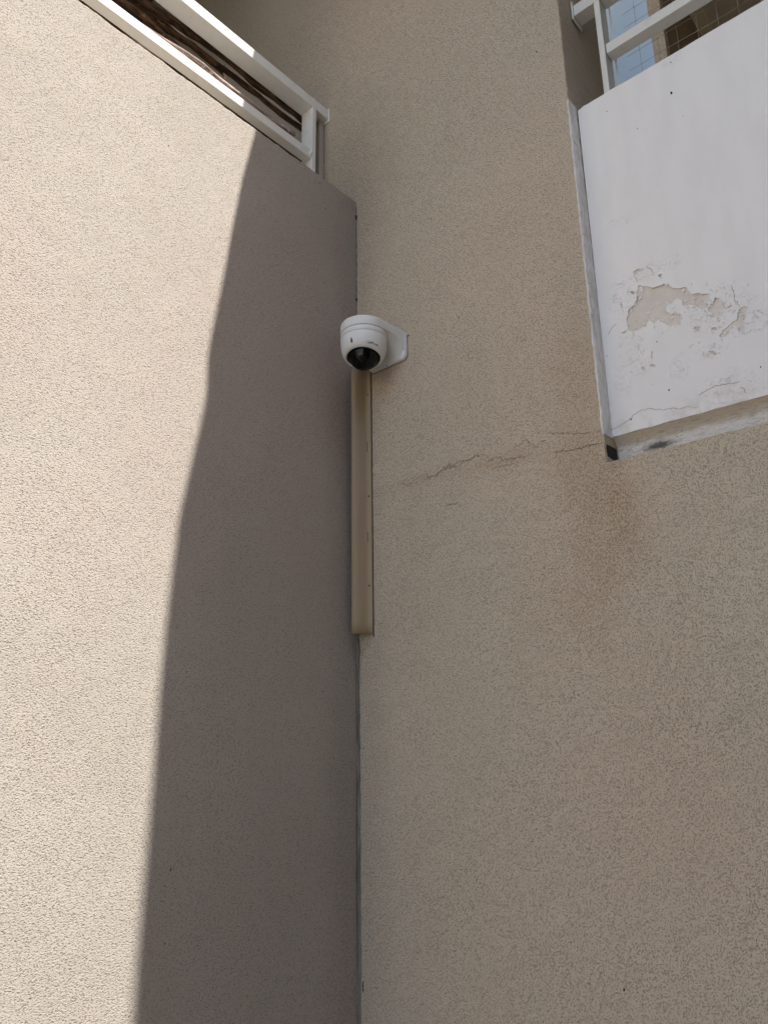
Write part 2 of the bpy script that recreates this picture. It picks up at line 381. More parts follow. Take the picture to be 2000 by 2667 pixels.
# body thickness: back leaf of the left part
b0 = bm.verts.new((XL,.30,0)); b1 = bm.verts.new((XO-.002,.30,0)); b2 = bm.verts.new((XO-.002,.30,ZT)); b3 = bm.verts.new((XL,.30,ZT))
bm.faces.new((b0,b1,b2,b3))
me = bpy.data.meshes.new('stucco_wall'); bm.to_mesh(me); bm.free()
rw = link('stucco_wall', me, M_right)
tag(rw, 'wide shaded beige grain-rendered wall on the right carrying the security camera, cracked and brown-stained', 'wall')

def ribbon(name, pts, w, m, parent, ax=1, off=-.0012, jag=.3, sub=5, taper=True, seed=1):
    """jagged thin raised line on a wall plane (points given in plane coords as world vectors)"""
    rnd = random.Random(seed); P = []
    for a, b in zip(pts, pts[1:]):
        a = Vector(a); b = Vector(b)
        for k in range(sub):
            p = a.lerp(b, k/sub)
            if k: p += Vector([0 if i == ax else rnd.uniform(-1,1)*(b-a).length*jag/sub for i in range(3)])
            P.append(p)
    P.append(Vector(pts[-1])); n = len(P)
    bm = nb(); prev = None
    nrm = Vector((0,-1,0)) if ax == 1 else Vector((1,0,0))
    for i, p in enumerate(P):
        d = (P[min(i+1,n-1)]-P[max(i-1,0)]).normalized(); s = d.cross(nrm)
        ww = w*(.45+.9*rnd.random()); 
        if taper: ww *= .25+.75*math.sin(math.pi*min(1,max(0,(i+.3)/(n-.4))))**.5
        q_ = [p+s*ww/2+nrm*.0002, p+nrm*(-off), p-s*ww/2+nrm*.0002]
        cur = [bm.verts.new(x) for x in q_]
        if prev:
            bm.faces.new((prev[0],prev[1],cur[1],cur[0])); bm.faces.new((prev[1],prev[2],cur[2],cur[1]))
        prev = cur
    return obj(name, bm, m, parent)
def Pz(lst, org, sc, y=0): return [px(org[0]+u*sc, org[1]+v*sc, 1, y) for u, v in lst]
z8 = ((1000,1050), .4219)
cr = [([(1352,243),(1300,255),(1240,270),(1190,285),(1150,290),(1060,310)], .0012, M_crack),
      ([(1275,183),(1230,184),(1180,187),(1130,181),(1070,188),(1010,187)], .0012, M_crack_r),
      ([(995,233),(965,236),(940,270),(905,250),(870,230),(835,262),(800,275)], .0010, M_crack_r),
      ([(900,325),(830,330),(770,350),(700,345),(640,350)], .0013, M_crack_r),
      ([(790,372),(730,385),(690,395),(665,410)], .0013, M_crack_r),
      ([(640,330),(560,325),(480,370),(400,400),(330,438),(240,440)], .0008, M_crack_r),
      ([(455,618),(410,628),(370,636)], .0010, M_crack),
      ([(560,325),(450,365),(330,430),(200,470),(80,500)], .0010, M_crack_r)]
for k, (l, w_, m_) in enumerate(cr):
    ribbon('crack', Pz(l, *z8), w_, m_, rw, seed=k, sub=6, jag=.9)
# vertical crack in the corner, above the camera
pts = []
zz0, zz1 = px(930,540,1,0).z, px(927,818,1,0).z
bm = nb(); prev = None; rnd = random.Random(4)
for i in range(70):
    z = zz0+(zz1-zz0)*i/69; c0 = .0014+.0008*noise.noise(Vector((0,0,z*60)))
    ww = .0008*(.4+rnd.random())
    if i in (6,7,8): ww = .0045
    if i in (60,61): ww = .004
    a = bm.verts.new((.0008, -c0-ww, z)); b = bm.verts.new((c0+ww*.6, -.0008, z))
    if prev: bm.faces.new((prev[0],prev[1],b,a))
    prev = (a, b)
ck = obj('corner_crack', bm, M_crack, rw)
# dark chips / holes on both walls
def chip(parent, ax, p, r, m=M_crack, name='chip'):
    bm = nb(); n = 8; d = .0011
    nrm = Vector((0,-1,0)) if ax == 1 else Vector((1,0,0)); e1 = Vector((1,0,0)) if ax == 1 else Vector((0,1,0))
    c_ = bm.verts.new(Vector(p)+nrm*d); ring = [bm.verts.new(Vector(p)+nrm*.0003+(e1*math.cos(a)+Vector((0,0,1))*math.sin(a)*1.4)*r*random.uniform(.6,1.2)) for a in [2*math.pi*k/n for k in range(n)]]
    for k in range(n): bm.faces.new((c_, ring[k], ring[(k+1)%n]))
    return obj(name, bm, m, parent)
for (u, v, r) in ((933,2127,.0022),(943,2000,.0018),(948,1950,.0016),(957,596,.0022),(1064,874,.003),(1397,135,.0022),(1345,880,.0016),(1122,570,.002),(1195,828,.002),(930,2517,.0022),(980,2573,.0018),(1625,2578,.002)):
    chip(rw, 1, px(u, v, 1, 0), r)
ribbon('crack', [px(946,2555,1,0), px(945,2575,1,0), px(947,2585,1,0)], .004, M_crack, rw, seed=3, jag=.2)
lw = bpy.data.objects['parapet_wall']
for (u, v, r) in ((832,477,.002),(849,543,.002),(445,2265,.0018),(430,2458,.0018),(869,1975,.0018),(897,797,.0018),(891,803,.0015),(896,810,.0018),(440,379,.0016)):
    chip(lw, 0, px(u, v, 0, 0), r)

mkbox('mould_shade_patch', (XO-.002,.006,ZO-.004), (XO+.0032,.057,ZB-.010), mat('mould_notch_black', (.035,.032,.029), .95), rw, .001)  # black patch: mould plus the dark of the open notch painted on
# bead of plaster covering the reveal edge beside the white panel
bm = nb(); prev = None
for i in range(130):
    z = 2.188+(3.075-2.188)*i/129
    xx = xe(z); wob = lump((2,9,z), 30, .0018)+lump((2,4,z), 95, .0014)
    w1 = .0022+.0012*noise.noise(Vector((4,4,z*40)))
    prof = [(xx-.0030+wob*.6, -.0004), (xx+.0004+wob*.2, -.0030), (xx+.0020+wob*.15, -.0004), (xx+.0023+wob*.2, .014), (xx+.0026+wob*.3, .028), (xx+.0030+wob*.2, .0388)]
    cur = [bm.verts.new((a, b, z)) for a, b in prof]
    if prev:
        for k in range(len(cur)-1): bm.faces.new((prev[k], prev[k+1], cur[k+1], cur[k]))
    prev = cur
obj('edge_bead', bm, M_bead, rw, smooth=True)

# ------------------------------------------------------------------ white balcony parapet
wp_ = thing('balcony_parapet', 'white painted balcony parapet with peeling paint showing old beige coat, set into the right wall', 'parapet')
YP, ZB, ZP = .040, 2.193, 3.072
mkbox('plaster_body', (XO+.004, YP+.0018, ZB+.001), (XE-.002, .20, ZP-.004), M_old, wp_)
z4 = ((1450,300), .4294)
def poly(l): return [px(z4[0][0]+u*z4[1], z4[0][1]+v*z4[1], 1, YP) for u, v in l]
def jagged(P, seed, lv=4, amp=.22):
    rnd = random.Random(seed); P = [Vector(p) for p in P]
    for _ in range(lv):
        Q = []
        for i, a in enumerate(P):
            b = P[(i+1)%len(P)]; d = b-a; nn = Vector((-d.z, 0, d.x))
            Q += [a, a.lerp(b, rnd.uniform(.4,.6))+nn*rnd.uniform(-amp, amp)]
        P = Q; amp *= .92
        if (P[0]-P[1]).length < .0012: break
    return P
holes_src = [
 [(490,1030),(560,1040),(620,1035),(680,1025),(730,1052),(770,1040),(790,1062),(860,1078),(925,1095),(905,1130),(915,1160),(860,1158),(820,1148),(760,1145),(730,1110),(700,1140),(660,1150),(650,1190),(690,1200),(735,1195),(758,1230),(745,1275),(700,1275),(640,1255),(610,1235),(590,1262),(555,1245),(540,1280),(500,1297),(430,1300),(420,1240),(430,1190),(465,1155),(478,1080)],
 [(955,1108),(985,1112),(1015,1135),(1008,1180),(985,1215),(950,1210),(915,1190),(925,1150)],
 [(1118,1160),(1160,1168),(1145,1215),(1128,1265),(1105,1320),(1098,1290),(1075,1270),(1048,1300),(1030,1338),(985,1345),(1000,1312),(1045,1270),(1095,1215)],
 [(828,1290),(858,1278),(868,1298),(858,1312),(830,1308)],
 [(935,1290),(970,1288),(965,1305),(940,1308)],
 [(615,968),(635,962),(638,985),(622,990)],
 [(458,950),(485,935),(528,935),(500,948),(470,972)],
 [(380,1130),(395,1150),(400,1170),(385,1155)],
 [(385,1325),(425,1305),(410,1322)],
 [(440,1072),(470,1070),(468,1085),(450,1082)],
 [(1035,1158),(1060,1150),(1055,1168),(1040,1172)],
 [(570,1430),(582,1440),(580,1480),(572,1475)],
 [(480,1400),(500,1405),(495,1418)],
 [(510,1530),(530,1528),(528,1550)],
 [(562,1515),(595,1515),(580,1528)],
 [(920,1430),(965,1440),(960,1452),(930,1442)],
]
holes = [jagged(poly(h), 10+i) for i, h in enumerate(holes_src)]
x0, x1 = XO+.0035, XE-.002
outer = [Vector((x0,YP,ZB))]+[Vector((x,YP,ZB+lump((x,1,1),30,.003))) for x in [x0+(1.6-x0)*i/60 for i in range(1,60)]]+[Vector((x1,YP,ZB))]
outer += [Vector((x1,YP,ZP))]+[Vector((x,YP,ZP+lump((x,5,1),14,.0025)+lump((x,5,9),50,.0012))) for x in [1.6-(1.6-x0)*i/60 for i in range(0,60)]]+[Vector((x0,YP,ZP-.004))]
loops = [outer]+holes; flat = [p for l in loops for p in l]
tris = tessellate_polygon(loops)
bm = nb(); vsx = [bm.verts.new(p) for p in flat]
for tri in tris:
    try: bm.faces.new([vsx[i] for i in tri])
    except ValueError: pass
k = len(outer)
for h in holes:                                   # thickness of the paint film at each flake edge
    lip = [vsx[k+i] for i in range(len(h))]
    low_ = [bm.verts.new((v.co.x, YP+.0017, v.co.z)) for v in lip]
    for i in range(len(h)):
        j = (i+1)%len(h); bm.faces.new((lip[i], lip[j], low_[j], low_[i]))
    k += len(h)
rnd = random.Random(77); fb = nb()
zones = [(holes[i], 1.0) for i in (0,0,0,1,2,2)]
for _ in range(150):
    h, _x = rnd.choice(zones); p = rnd.choice(h).copy()
    p += Vector((rnd.gauss(0,.012), 0, rnd.gauss(0,.010))) if rnd.random() < .6 else Vector((rnd.gauss(0,.05), 0, rnd.gauss(0,.035)))
    L_ = rnd.uniform(.002,.007); W_ = L_*rnd.uniform(.3,.7); an = rnd.uniform(0,math.pi*2); e1 = Vector((math.cos(an),0,math.sin(an))); e2 = Vector((-e1.z,0,e1.x))
    if p.z < ZB+.02: continue
    prev = None
    for j in range(4):
        u = j/3; y_ = -.0003-.0030*u*u*rnd.uniform(.5,1); w2 = W_*(1-.6*u)*rnd.uniform(.7,1.2)
        cur = [fb.verts.new(p+e1*L_*u-e2*w2+Vector((0,y_,0))), fb.verts.new(p+e1*L_*u+e2*w2+Vector((0,y_-.0002,0)))]
        if prev: fb.faces.new((prev[0],prev[1],cur[1],cur[0]))
        prev = cur
pf = obj('paint_flakes', fb, M_white, wp_); pf['kind'] = 'stuff'
# curled edges of the paint film round each bare patch
cb = nb()
for hi, h in enumerate(holes):
    n_ = len(h); area = sum(h[i].x*h[(i+1)%n_].z-h[(i+1)%n_].x*h[i].z for i in range(n_)); sgn = 1 if area > 0 else -1
    prev = None
    for i in list(range(n_))+[0]:
        d = (h[(i+1)%n_]-h[i-1]); nn = Vector((-d.z,0,d.x))*sgn
        nn = nn.normalized() if nn.length > 1e-6 else Vector((0,0,0))
        c1 = max(0, noise.noise(h[i]*38+Vector((hi,0,0)))+.12)
        cur = [cb.verts.new(h[i]-nn*.0012+Vector((0,-.0002,0))), cb.verts.new(h[i]+nn*.0010*c1+Vector((0,-.0004-.0022*c1,0))), cb.verts.new(h[i]+nn*.0030*c1+Vector((0,-.0003-.0050*c1,0)))]
        if prev:
            for k2 in range(2): cb.faces.new((prev[k2],prev[k2+1],cur[k2+1],cur[k2]))
        prev = cur
obj('curled_paint_edge', cb, M_white, wp_)
# sloping top of the parapet
top = [v for v in vsx[:len(outer)] if v.co.z > 3.0]
tb = [bm.verts.new((v.co.x, .205, v.co.z+.003)) for v in top]
for i in range(len(top)-1): bm.faces.new((top[i], top[i+1], tb[i+1], tb[i]))
obj('paint_coat', bm, M_white, wp_)
# lip under the parapet, receding in a hollow curve behind the lower wall
bm = nb(); prev = None
for i in range(121):
    x = XO+.0025+(XE-XO-.006)*(i/120)**1.6
    w_ = lump((x,3,3), 28, .003)
    prof = [(YP+.0002, ZB-.0005+w_*.3), (YP+.007, ZB-.008+w_), (YP+.014, ZB-.020+w_), (YP+.017, ZB-.036+w_*.5), (YP+.0175, ZB-.10)]
    cur = [bm.verts.new((x, a, b)) for a, b in prof]
    if prev:
        for k in range(len(cur)-1): bm.faces.new((prev[k], prev[k+1], cur[k+1], cur[k]))
    prev = cur
obj('stained_lip', bm, M_groove, wp_, smooth=True)
for k, (l, w_) in enumerate([([(322,1912),(370,1890),(430,1855),(470,1815),(505,1792),(560,1780),(640,1790),(720,1778),(850,1772)], .0012),
          ([(1058,1030),(1072,1070),(1075,1110),(1108,1165)], .0013), ([(545,915),(590,955)], .001),
          ([(850,1160),(880,1178),(905,1195),(930,1215),(960,1222)], .0013), ([(468,975),(485,1010)], .0012),
          ([(860,1700),(900,1675),(960,1640),(1040,1625),(1110,1612)], .0013), ([(1110,1650),(1150,1685)], .0013),
          ([(310,1330),(330,1290),(360,1265)], .0009)]):
    ribbon('paint_crack', poly(l), w_, M_crack_w, wp_, off=-.0010, seed=30+k, jag=.5)
for (u, v, r) in ((1748,242,.0026),(1741,1016,.0022),(1643,1093,.0016),(1710,890,.0012),(1580,928,.001),(1980,956,.0013),(1660,335,.0012),(1580,290,.0013),(1746,163,.0015)):
    chip(wp_, 1, px(u, v, 1, YP)+Vector((0,-.0002,0)), r, name='pin_hole')

# ------------------------------------------------------------------ loggia behind the white parapet
lg = thing('loggia_interior', 'brown-tiled recess with beige ceiling seen above the white parapet through the net', 'recess')
mkbox('floor_slab', (XO-.002,.21,2.12), (XE,3.2,2.30), M_slab, lg)
mkbox('ceiling', (XO-.01,.0006,ZC), (XE+.4,3.3,ZC+.012), M_ceil, lg)
mkbox('tiled_wall', (.60,.83,2.30), (.752,3.2,ZC-.002), M_brown, lg)
mkbox('cornice', (.7525,.835,ZC-.006), (.80,3.18,ZC-.0005), M_cornice, lg)
mkbox('back_wall', (.60,3.201,2.30), (XE+.1,3.30,ZC-.002), M_ceil, lg)
mkbox('side_wall', (XE+.001,.002,2.12), (XE+.12,3.2,ZC-.002), M_slab, lg)
dr = thing('balcony_door', 'balcony door, sky blue painted into it, behind the net and the right railing, beside a beige jamb', 'door')
mkbox('door_panel', (.25,.806,2.32), (.705,.812,4.36), M_glass, dr)
mkbox('jamb', (.7065,.795,2.30), (.7515,.829,4.375), M_frame, dr, .002)
bm = nb(); box(bm, (.20,.80,2.30), (.25,.83,4.38)); box(bm, (.25,.80,4.34), (.7065,.83,4.375)); obj('door_frame', bm, M_frame, dr)

# safety net
bm = nb(); YN = .125
def sag(a, b): 
    pts = []
    for i in range(25):
        p = Vector(a).lerp(Vector(b), i/24); p.y += .003*noise.noise(p*9); p.z += .0016*noise.noise(p*14); p.x += .0016*noise.noise(p*17); pts.append(p)
    return pts
cell = .046
zlist = [3.09+.0+cell*i for i in range(12)]
for z in zlist: tube(bm, sag((.835,YN,z), (2.0,YN,z)), .0005, 5, cap=False)
xn = px(1400+690*.3617, 50*.3617, 1, YN).x
x = xn-cell*2
while x < 2.0:
    if x > .83: tube(bm, sag((x,YN,3.075), (x,YN,3.62)), .0005, 5, cap=False)
    for z in zlist:
        if x > .83 and random.random() < .75: 
            bmesh.ops.create_icosphere(bm, subdivisions=1, radius=.0017, matrix=Matrix.Translation((x, YN, z+.0016*noise.noise(Vector((x,YN,z))*14))))
    x += cell
nt = obj('safety_net', bm, M_net); tag(nt, 'thin square-mesh bird net stretched behind the right cream railing', 'net')

# ------------------------------------------------------------------ upper slab that casts the shadow edge
H = 4.52
curve = []
edge_pts = [(-.245,4.1),(-.325,3.59),(-.402,3.149)]
for (u, v) in ((632,460),(603.6,600),(591,673),(575,752),(558,834),(545,901),(539.5,942),(545.5,967),(545,996),(532,1053),(518,1119),(499,1201),(467,1340),(434,1603),(416,1784),(398,2025),(374,2290),(358,2471),(343.5,2667)):
    p = px(u, v, 0, 0); edge_pts.append((p.y, p.z))
edge_pts.append((edge_pts[-1][0]-.001, .6))
for (y, z) in edge_pts:
    xoff = -.125 if z > 3.2 else 0
    curve.append((xoff+SUN.x/SUN.z*(H-z), y+SUN.y/SUN.z*(H-z)))
curve = [(-.02, curve[0][1]+.05)] + curve + [(2.6, -.22), (3.1, -.10)]
bm = nb(); t_ = [bm.verts.new((x, y, H)) for x, y in curve]; b_ = [bm.verts.new((x, y+.004, ZC+.03)) for x, y in curve]
back_t = [bm.verts.new((3.1, -.001, H)), bm.verts.new((-.02, -.001, H))]; back_b = [bm.verts.new((3.1, -.001, ZC+.03)), bm.verts.new((-.02, -.001, ZC+.03))]
bm.faces.new(t_+back_t); bm.faces.new(b_+back_b)
ta = t_+back_t; ba = b_+back_b
for i in range(len(ta)): bm.faces.new((ta[i], ta[(i+1)%len(ta)], ba[(i+1)%len(ta)], ba[i]))
sl = obj('upper_slab', bm, M_slab); tag(sl, 'bowed concrete balcony slab above the picture, throwing the shadow on the left wall', 'slab')

tag(mkbox('blocker_facade', (-1.75,-5.0,2.281), (-1.5,-.002,5.149), M_nb), 'unseen wall added behind the left balcony to cut light above the parapet', 'wall')  # unseen wall, added to cut light behind the railing
tag(mkbox('blocker_partition', (-1.499,-1.9,2.281), (-.225,-1.78,5.149), M_nb), 'unseen partition added on the left balcony to block light behind the railing', 'wall')  # unseen, added to block sky light from the open end
tag(mkbox('blocker_upper_slab', (-3.6,-5.0,5.15), (.50,-.001,5.32), M_nb), 'slab added above the left railing, outside the picture, to darken the walls below', 'slab')  # unseen slab, added and widened to darken the walls below
# unseen building, added on the sun side to darken the left wall's shade

nbd = thing('added_blocker_building', 'plain building added outside the picture to keep light off the left wall', 'building')
XN = 3.5
bm = nb(); box(bm, (XN,-4.5,0), (XN+6,-.02,6.6)); obj('wall', bm, M_nb, nbd)
mkbox('roof', (XN-.06,-4.6,6.602), (XN+6,-.02,6.74), M_slab, nbd)
for yy in (-3.9,-1.9):
    for zz_ in (1.0,4.0):
        fr_ = mkbox('window', (XN-.05,yy,zz_), (XN-.003,yy+1.2,zz_+1.3), M_railR, nbd); mkbox('pane', (XN-.056,yy+.06,zz_+.06), (XN-.0505,yy+1.14,zz_+1.24), M_lens, fr_)

# ------------------------------------------------------------------ left railing
XF = -.125
lr = thing('balcony_railing', 'cream white metal railing on the left wall, half in sun, with branches behind', 'railing')
mkbox('top_rail', (XF-.057,-6,3.565), (XF,-.004,3.602), M_rail, lr, .0018)
mkbox('lower_rail', (XF-.032,-6,3.3575), (XF-.0005,-.0765,3.3885), M_rail, lr, .0018)
pa, pb = px(815,330,0,XF).y, px(823,330,0,XF).y
mkbox('post', (XF-.052,pa-.003,TOPZ-.02), (XF+.0012,pb,3.5645), M_rail, lr, .0015)
mkbox('wall_plate', (XF-.062,-.0038,3.555), (XF+.004,-.0002,3.61), M_rail, lr, .001)
for yy in (-1.35,-2.6,-3.9,-5.2): mkbox('post', (XF-.052,yy,TOPZ-.02), (XF+.0012,yy+.02,3.5645), M_rail, lr, .0015)
bm = nb(); bmesh.ops.create_icosphere(bm, subdivisions=2, radius=.006, matrix=Matrix.Translation((XF-.004,(pa+pb)/2,3.603)))
for v in bm.verts: v.co += Vector((0,0,.003))*noise.noise(v.co*300)
obj('weld_bead', bm, M_rail, lr, True)
bm = nb(); bmesh.ops.create_icosphere(bm, subdivisions=2, radius=.005, matrix=Matrix.Translation((XF+.0005,pa-.008,3.373)) @ Matrix.Diagonal((.6,1,2,1)))
obj('weld_bead', bm, M_rail, lr, True)
mkbox('end_trim', (XF-.045,-.024,TOPZ-.02), (XF-.02,-.004,3.5640), M_slab, lr, .002)

# branches laid along the railing
def zz1_(l): return [(150+u*.5124, v*.5124) for u, v in l]
def zz7_(l): return [(440+u*.217, v*.217) for u, v in l]
def branch(pix, xpl, r, m, label, jit=.35):
    P = [px(u, v, 0, xpl) for u, v in pix]
    # prolong out of frame to the left
    d = (P[0]-P[1]).normalized(); P = [P[0]+d*1.6+Vector((0,0,.02)), P[0]+d*.5] + P
    Q = []
    for a, b in zip(P, P[1:]):
        n_ = max(2, int((b-a).length/.02))
        for k in range(n_): Q.append(a.lerp(b, k/n_))
    Q.append(P[-1])
    Q = [p+Vector((.004*noise.noise(p*11+Vector((r*500,0,0))), 0, .004*noise.noise(p*9+Vector((0,r*900,0))))) for p in Q]
    rads = [r*(1+.28*noise.noise(Vector((p.y*9, r*1000, 3)))) for p in Q]
    bm = nb(); tube(bm, Q, rads, 12, jit)
    o = obj('branch', bm, m, None, True); tag(o, label, 'branch', 'bark branches laid along the left railing')
branch(zz7_([(0,215),(300,400),(560,600),(730,745),(900,880),(1100,1045),(1300,1205),(1520,1380),(1660,1490)]), -.20, .0105, M_bark, 'thick brown branch, upper of those between the two left rails')
branch(zz7_([(0,370),(250,520),(400,640),(560,770),(680,850),(800,930),(950,1050),(1150,1215),(1350,1370),(1660,1600)]), -.215, .0085, M_bark, 'brown branch in the middle of the gap between the two left rails')
branch(zz7_([(0,520),(230,665),(400,790),(640,975),(820,1125),(1000,1260),(1170,1382),(1500,1620)]), -.172, .0075, M_bark2, 'branch with its sunlit tone painted in, lying directly on the lower left rail')
branch(zz1_([(395,0),(520,100),(640,195),(760,300),(850,372)]), -.25, .009, M_bark, 'short dark branch crossing behind the upper brown branch near the top edge')
branch(zz1_([(300,-10),(430,85),(520,165),(620,250),(700,330)]), -.19, .009, M_bark, 'rough dark branch just above the lower rail near the top edge')
branch(zz1_([(520,0),(640,90),(800,225),(950,345),(1100,470),(1250,585)]), -.235, .006, M_bark, 'thin blackish branch tucked directly below the top rail')
branch(zz1_([(140,20),(330,165),(470,270),(600,358),(760,475),(900,575),(1060,690),(1240,818)]), -.18, .012, M_bark, 'dark branch glimpsed in the slot between the lower rail and the wall top')
p = px(440+675*.217, 800*.217, 0, -.24)
bm = nb(); tube(bm, [(-.24,p.y,3.30),(-.243,p.y+.002,3.4),(-.24,p.y,3.60)], .0065, 8, .3)
tag(obj('wooden_stake', bm, M_bark), 'short dark upright stake tied behind the branches between the left rails', 'stake')

# ------------------------------------------------------------------ right railing
YF = .075
rr = thing('balcony_railing', 'cream metal railing standing on the white parapet at upper right', 'railing')
zt = px(1581,112,1,YF).z; zb_ = px(1584,135.6,1,YF).z; zfar = px(1597,153.7,1,YF).z
mkbox('middle_rail', (.802,YF,zb_), (XE-.01,YF+.034,zt), M_railR, rr, .0015)
xa, xb = px(1548,0,1,YF-.001).x, px(1559,0,1,YF-.001).x
mkbox('post', (.7835,YF-.0012,3.06), (.7985,YF+.042,3.66), M_railR, rr, .0015)
for k in range(1,3): mkbox('post', (.79+k*1.1,YF-.0012,3.06), (.805+k*1.1,YF+.042,3.66), M_railR, rr, .0015)
z1_ = px(1502,27,1,YF).z
mkbox('top_rail', (XO+.006,YF+.001,3.405), (.7832,YF+.042,3.44), M_railR, rr, .0015)
mkbox('top_rail', (.7988,YF+.001,3.405), (XE-.01,YF+.042,3.44), M_railR, rr, .0015)
mkbox('wall_plate', (XO+.0015,YF-.004,3.393), (XO+.0058,YF+.048,3.452), M_railR, rr, .001)
# net edging rod beside the post
bm = nb(); tube(bm, [(.806,YF+.046,3.06),(.806,YF+.046,3.62)], .0022, 8); obj('net_rod', bm, M_railR, rr)

# ------------------------------------------------------------------ cable cover in the corner
cc = thing('cable_cover', 'long beige plastic cable cover running down the wall corner below the security camera', 'cable cover')
zt0, zb0 = 2.572, 1.822
prof = [(.0142,-.004),(.0140,-.018),(.0143,-.032),(.0155,-.0385),(.0185,-.0418),(.0230,-.0425),(.0275,-.0405),(.0320,-.0355),(.0360,-.0285),(.0390,-.0210),(.0415,-.0145),(.0442,-.0095),(.0475,-.0065),(.0515,-.0055),(.0548,-.0052),(.0555,-.0040),(.0555,-.0022)]
bm = nb()
N = 24; rows = []
for i in range(N+1):
    z = zt0+(zb0-zt0)*i/N
    rows.append([bm.verts.new((x*(1+.0*i), y, z)) for x, y in prof])
for a, b in zip(rows, rows[1:]):
    for k in range(len(prof)-1): bm.faces.new((a[k], a[k+1], b[k+1], b[k]))
o = obj('cover_profile', bm, M_trunk, cc, True)
md = o.modifiers.new('thickness', 'SOLIDIFY'); md.thickness = .0014; md.offset = 1
def on_cover(v):  # point of the flange at image height v
    return px(959.5, v, 1, -.0065)
for (u, v) in ((956,1030),(960,1293),(964,1525)):
    p = px(u, v, 1, -.0062)
    ps = Vector((min(p.x,.052), -.0062, p.z)); bm = nb()
    bmesh.ops.create_cone(bm, cap_ends=True, segments=16, radius1=.0032, radius2=.0026, depth=.0022, matrix=Matrix.Translation((.0492,-.0080,p.z)) @ Matrix.Rotation(R(90),4,'X'))
    sc = obj('screw', bm, M_steel, cc)
    bm = nb(); box(bm, (.0486,-.0096,p.z-.0022), (.0498,-.0088,p.z+.0022)); obj('screw_slot', bm, M_black, sc)
for (v0, v1) in ((1152,1178),(1386,1414)):
    a = px(955,v0,1,-.008).z; b = px(955,v1,1,-.008).z
    mkbox('slot', (.0455,-.0100,b), (.0468,-.0060,a), M_black, cc)
# dark mastic line down the cover's wall-side edge
bm = nb(); prev = None
for i in range(60):
    z = zt0-.012+(zb0+.004-zt0)*i/59; ww = .0022+.0012*noise.noise(Vector((0,3,z*70)))
    a = bm.verts.new((.0560, -.0024, z)); b = bm.verts.new((.0560+ww, -.0006, z))
    if prev: bm.faces.new((prev[0],prev[1],b,a))
    prev = (a, b)
obj('mastic_line', bm, M_crack, cc)

# mortar fillet in the corner under the cover
bm = nb(); prev = None
for i in range(150):
    z = 1.826*(1-i/149)+.001
    wl = .0065+.003*noise.noise(Vector((0,1,z*5)))+.002*noise.noise(Vector((0,1,z*40))); wr = .0075+.004*noise.noise(Vector((3,1,z*4)))+.003*noise.noise(Vector((3,1,z*30)))
    if z > 1.80: k_ = (1.86-z)/.06; wl *= max(k_,.5); wr *= max(k_,.5)
    prof = [(.0005,-wl),(.003,-wl*.55),(.0055+.001*noise.noise(Vector((1,1,z*25))),-.0062),(wr*.55,-.0032),(wr,-.0005)]
    cur = [bm.verts.new((a, b, z)) for a, b in prof]
    if prev:
        for k in range(4): bm.faces.new((prev[k],prev[k+1],cur[k+1],cur[k]))
    prev = cur
o = obj('mortar_fillet', bm, M_seal, None, True)
for k, (za, zb2) in enumerate(((1.80,1.55),(1.50,1.02),(.98,.4))):
    ribbon('hairline_gap', [(.0012,-.0070,za-(za-zb2)*i/8) for i in range(9)], .0022, M_crack, o, ax=0, off=-.0006, jag=.05, seed=k+60); tag(o, 'dirty grey mortar fillet sealing the wall corner below the cable cover', 'mortar joint')

# ------------------------------------------------------------------ security camera
XC, YC = .1235, -.103
sc = thing('security_camera', 'white dome security camera on a wall bracket above the beige cable cover', 'security camera')
sc.location = (0,0,0)
# bracket: flat hood, U-shaped in plan, lofted down to a taller plate on the wall
RAD, HW = .0635, .0665
z_top, z_seam = 2.6405, 2.611
def uplan(n_arc=40, n_side=14, r=RAD, hw=HW, y0=0.0, ins=0):
    pts = []
    for i in range(n_side): 
        k = i/n_side; pts.append((XC+hw-ins+(r-hw)*k, y0+(YC-y0)*k))
    for i in range(n_arc+1):
        a = -math.pi*i/n_arc; pts.append((XC+(r-ins)*math.cos(a), YC+(r-ins)*math.sin(a)))
    for i in range(n_side): 
        k = 1-(i+1)/n_side; pts.append((XC-hw+ins-(r-hw)*k, y0+(YC-y0)*k))
    return pts
def zlow(x, y):
    """lower rim of the bracket side: level at the dome, dropping to the plate bottom near the wall"""
    k = max(0, min(1, (y-YC*.62)/(-YC*.62-.010)))
    return z_seam - (z_seam-2.574)*k**2.1
bm = nb()
U1 = uplan(); n = len(U1)
U2 = uplan(ins=.0045)
rows = [[bm.verts.new((x, y, z_top)) for x, y in uplan(ins=.007)],
        [bm.verts.new((x, y, z_top-.0012)) for x, y in uplan(ins=.003)],
        [bm.verts.new((x, y, z_top-.0045)) for x, y in uplan(ins=.0006)],
        [bm.verts.new((x, y, z_top-.009)) for x, y in U1],
        [bm.verts.new((x, y, zlow(x,y)+.004)) for x, y in U1],
        [bm.verts.new((x, y, zlow(x,y))) for x, y in uplan(ins=.0012)]]
for a, b in zip(rows, rows[1:]):
    for k in range(n-1): bm.faces.new((a[k], a[k+1], b[k+1], b[k]))
bm.faces.new(rows[0])
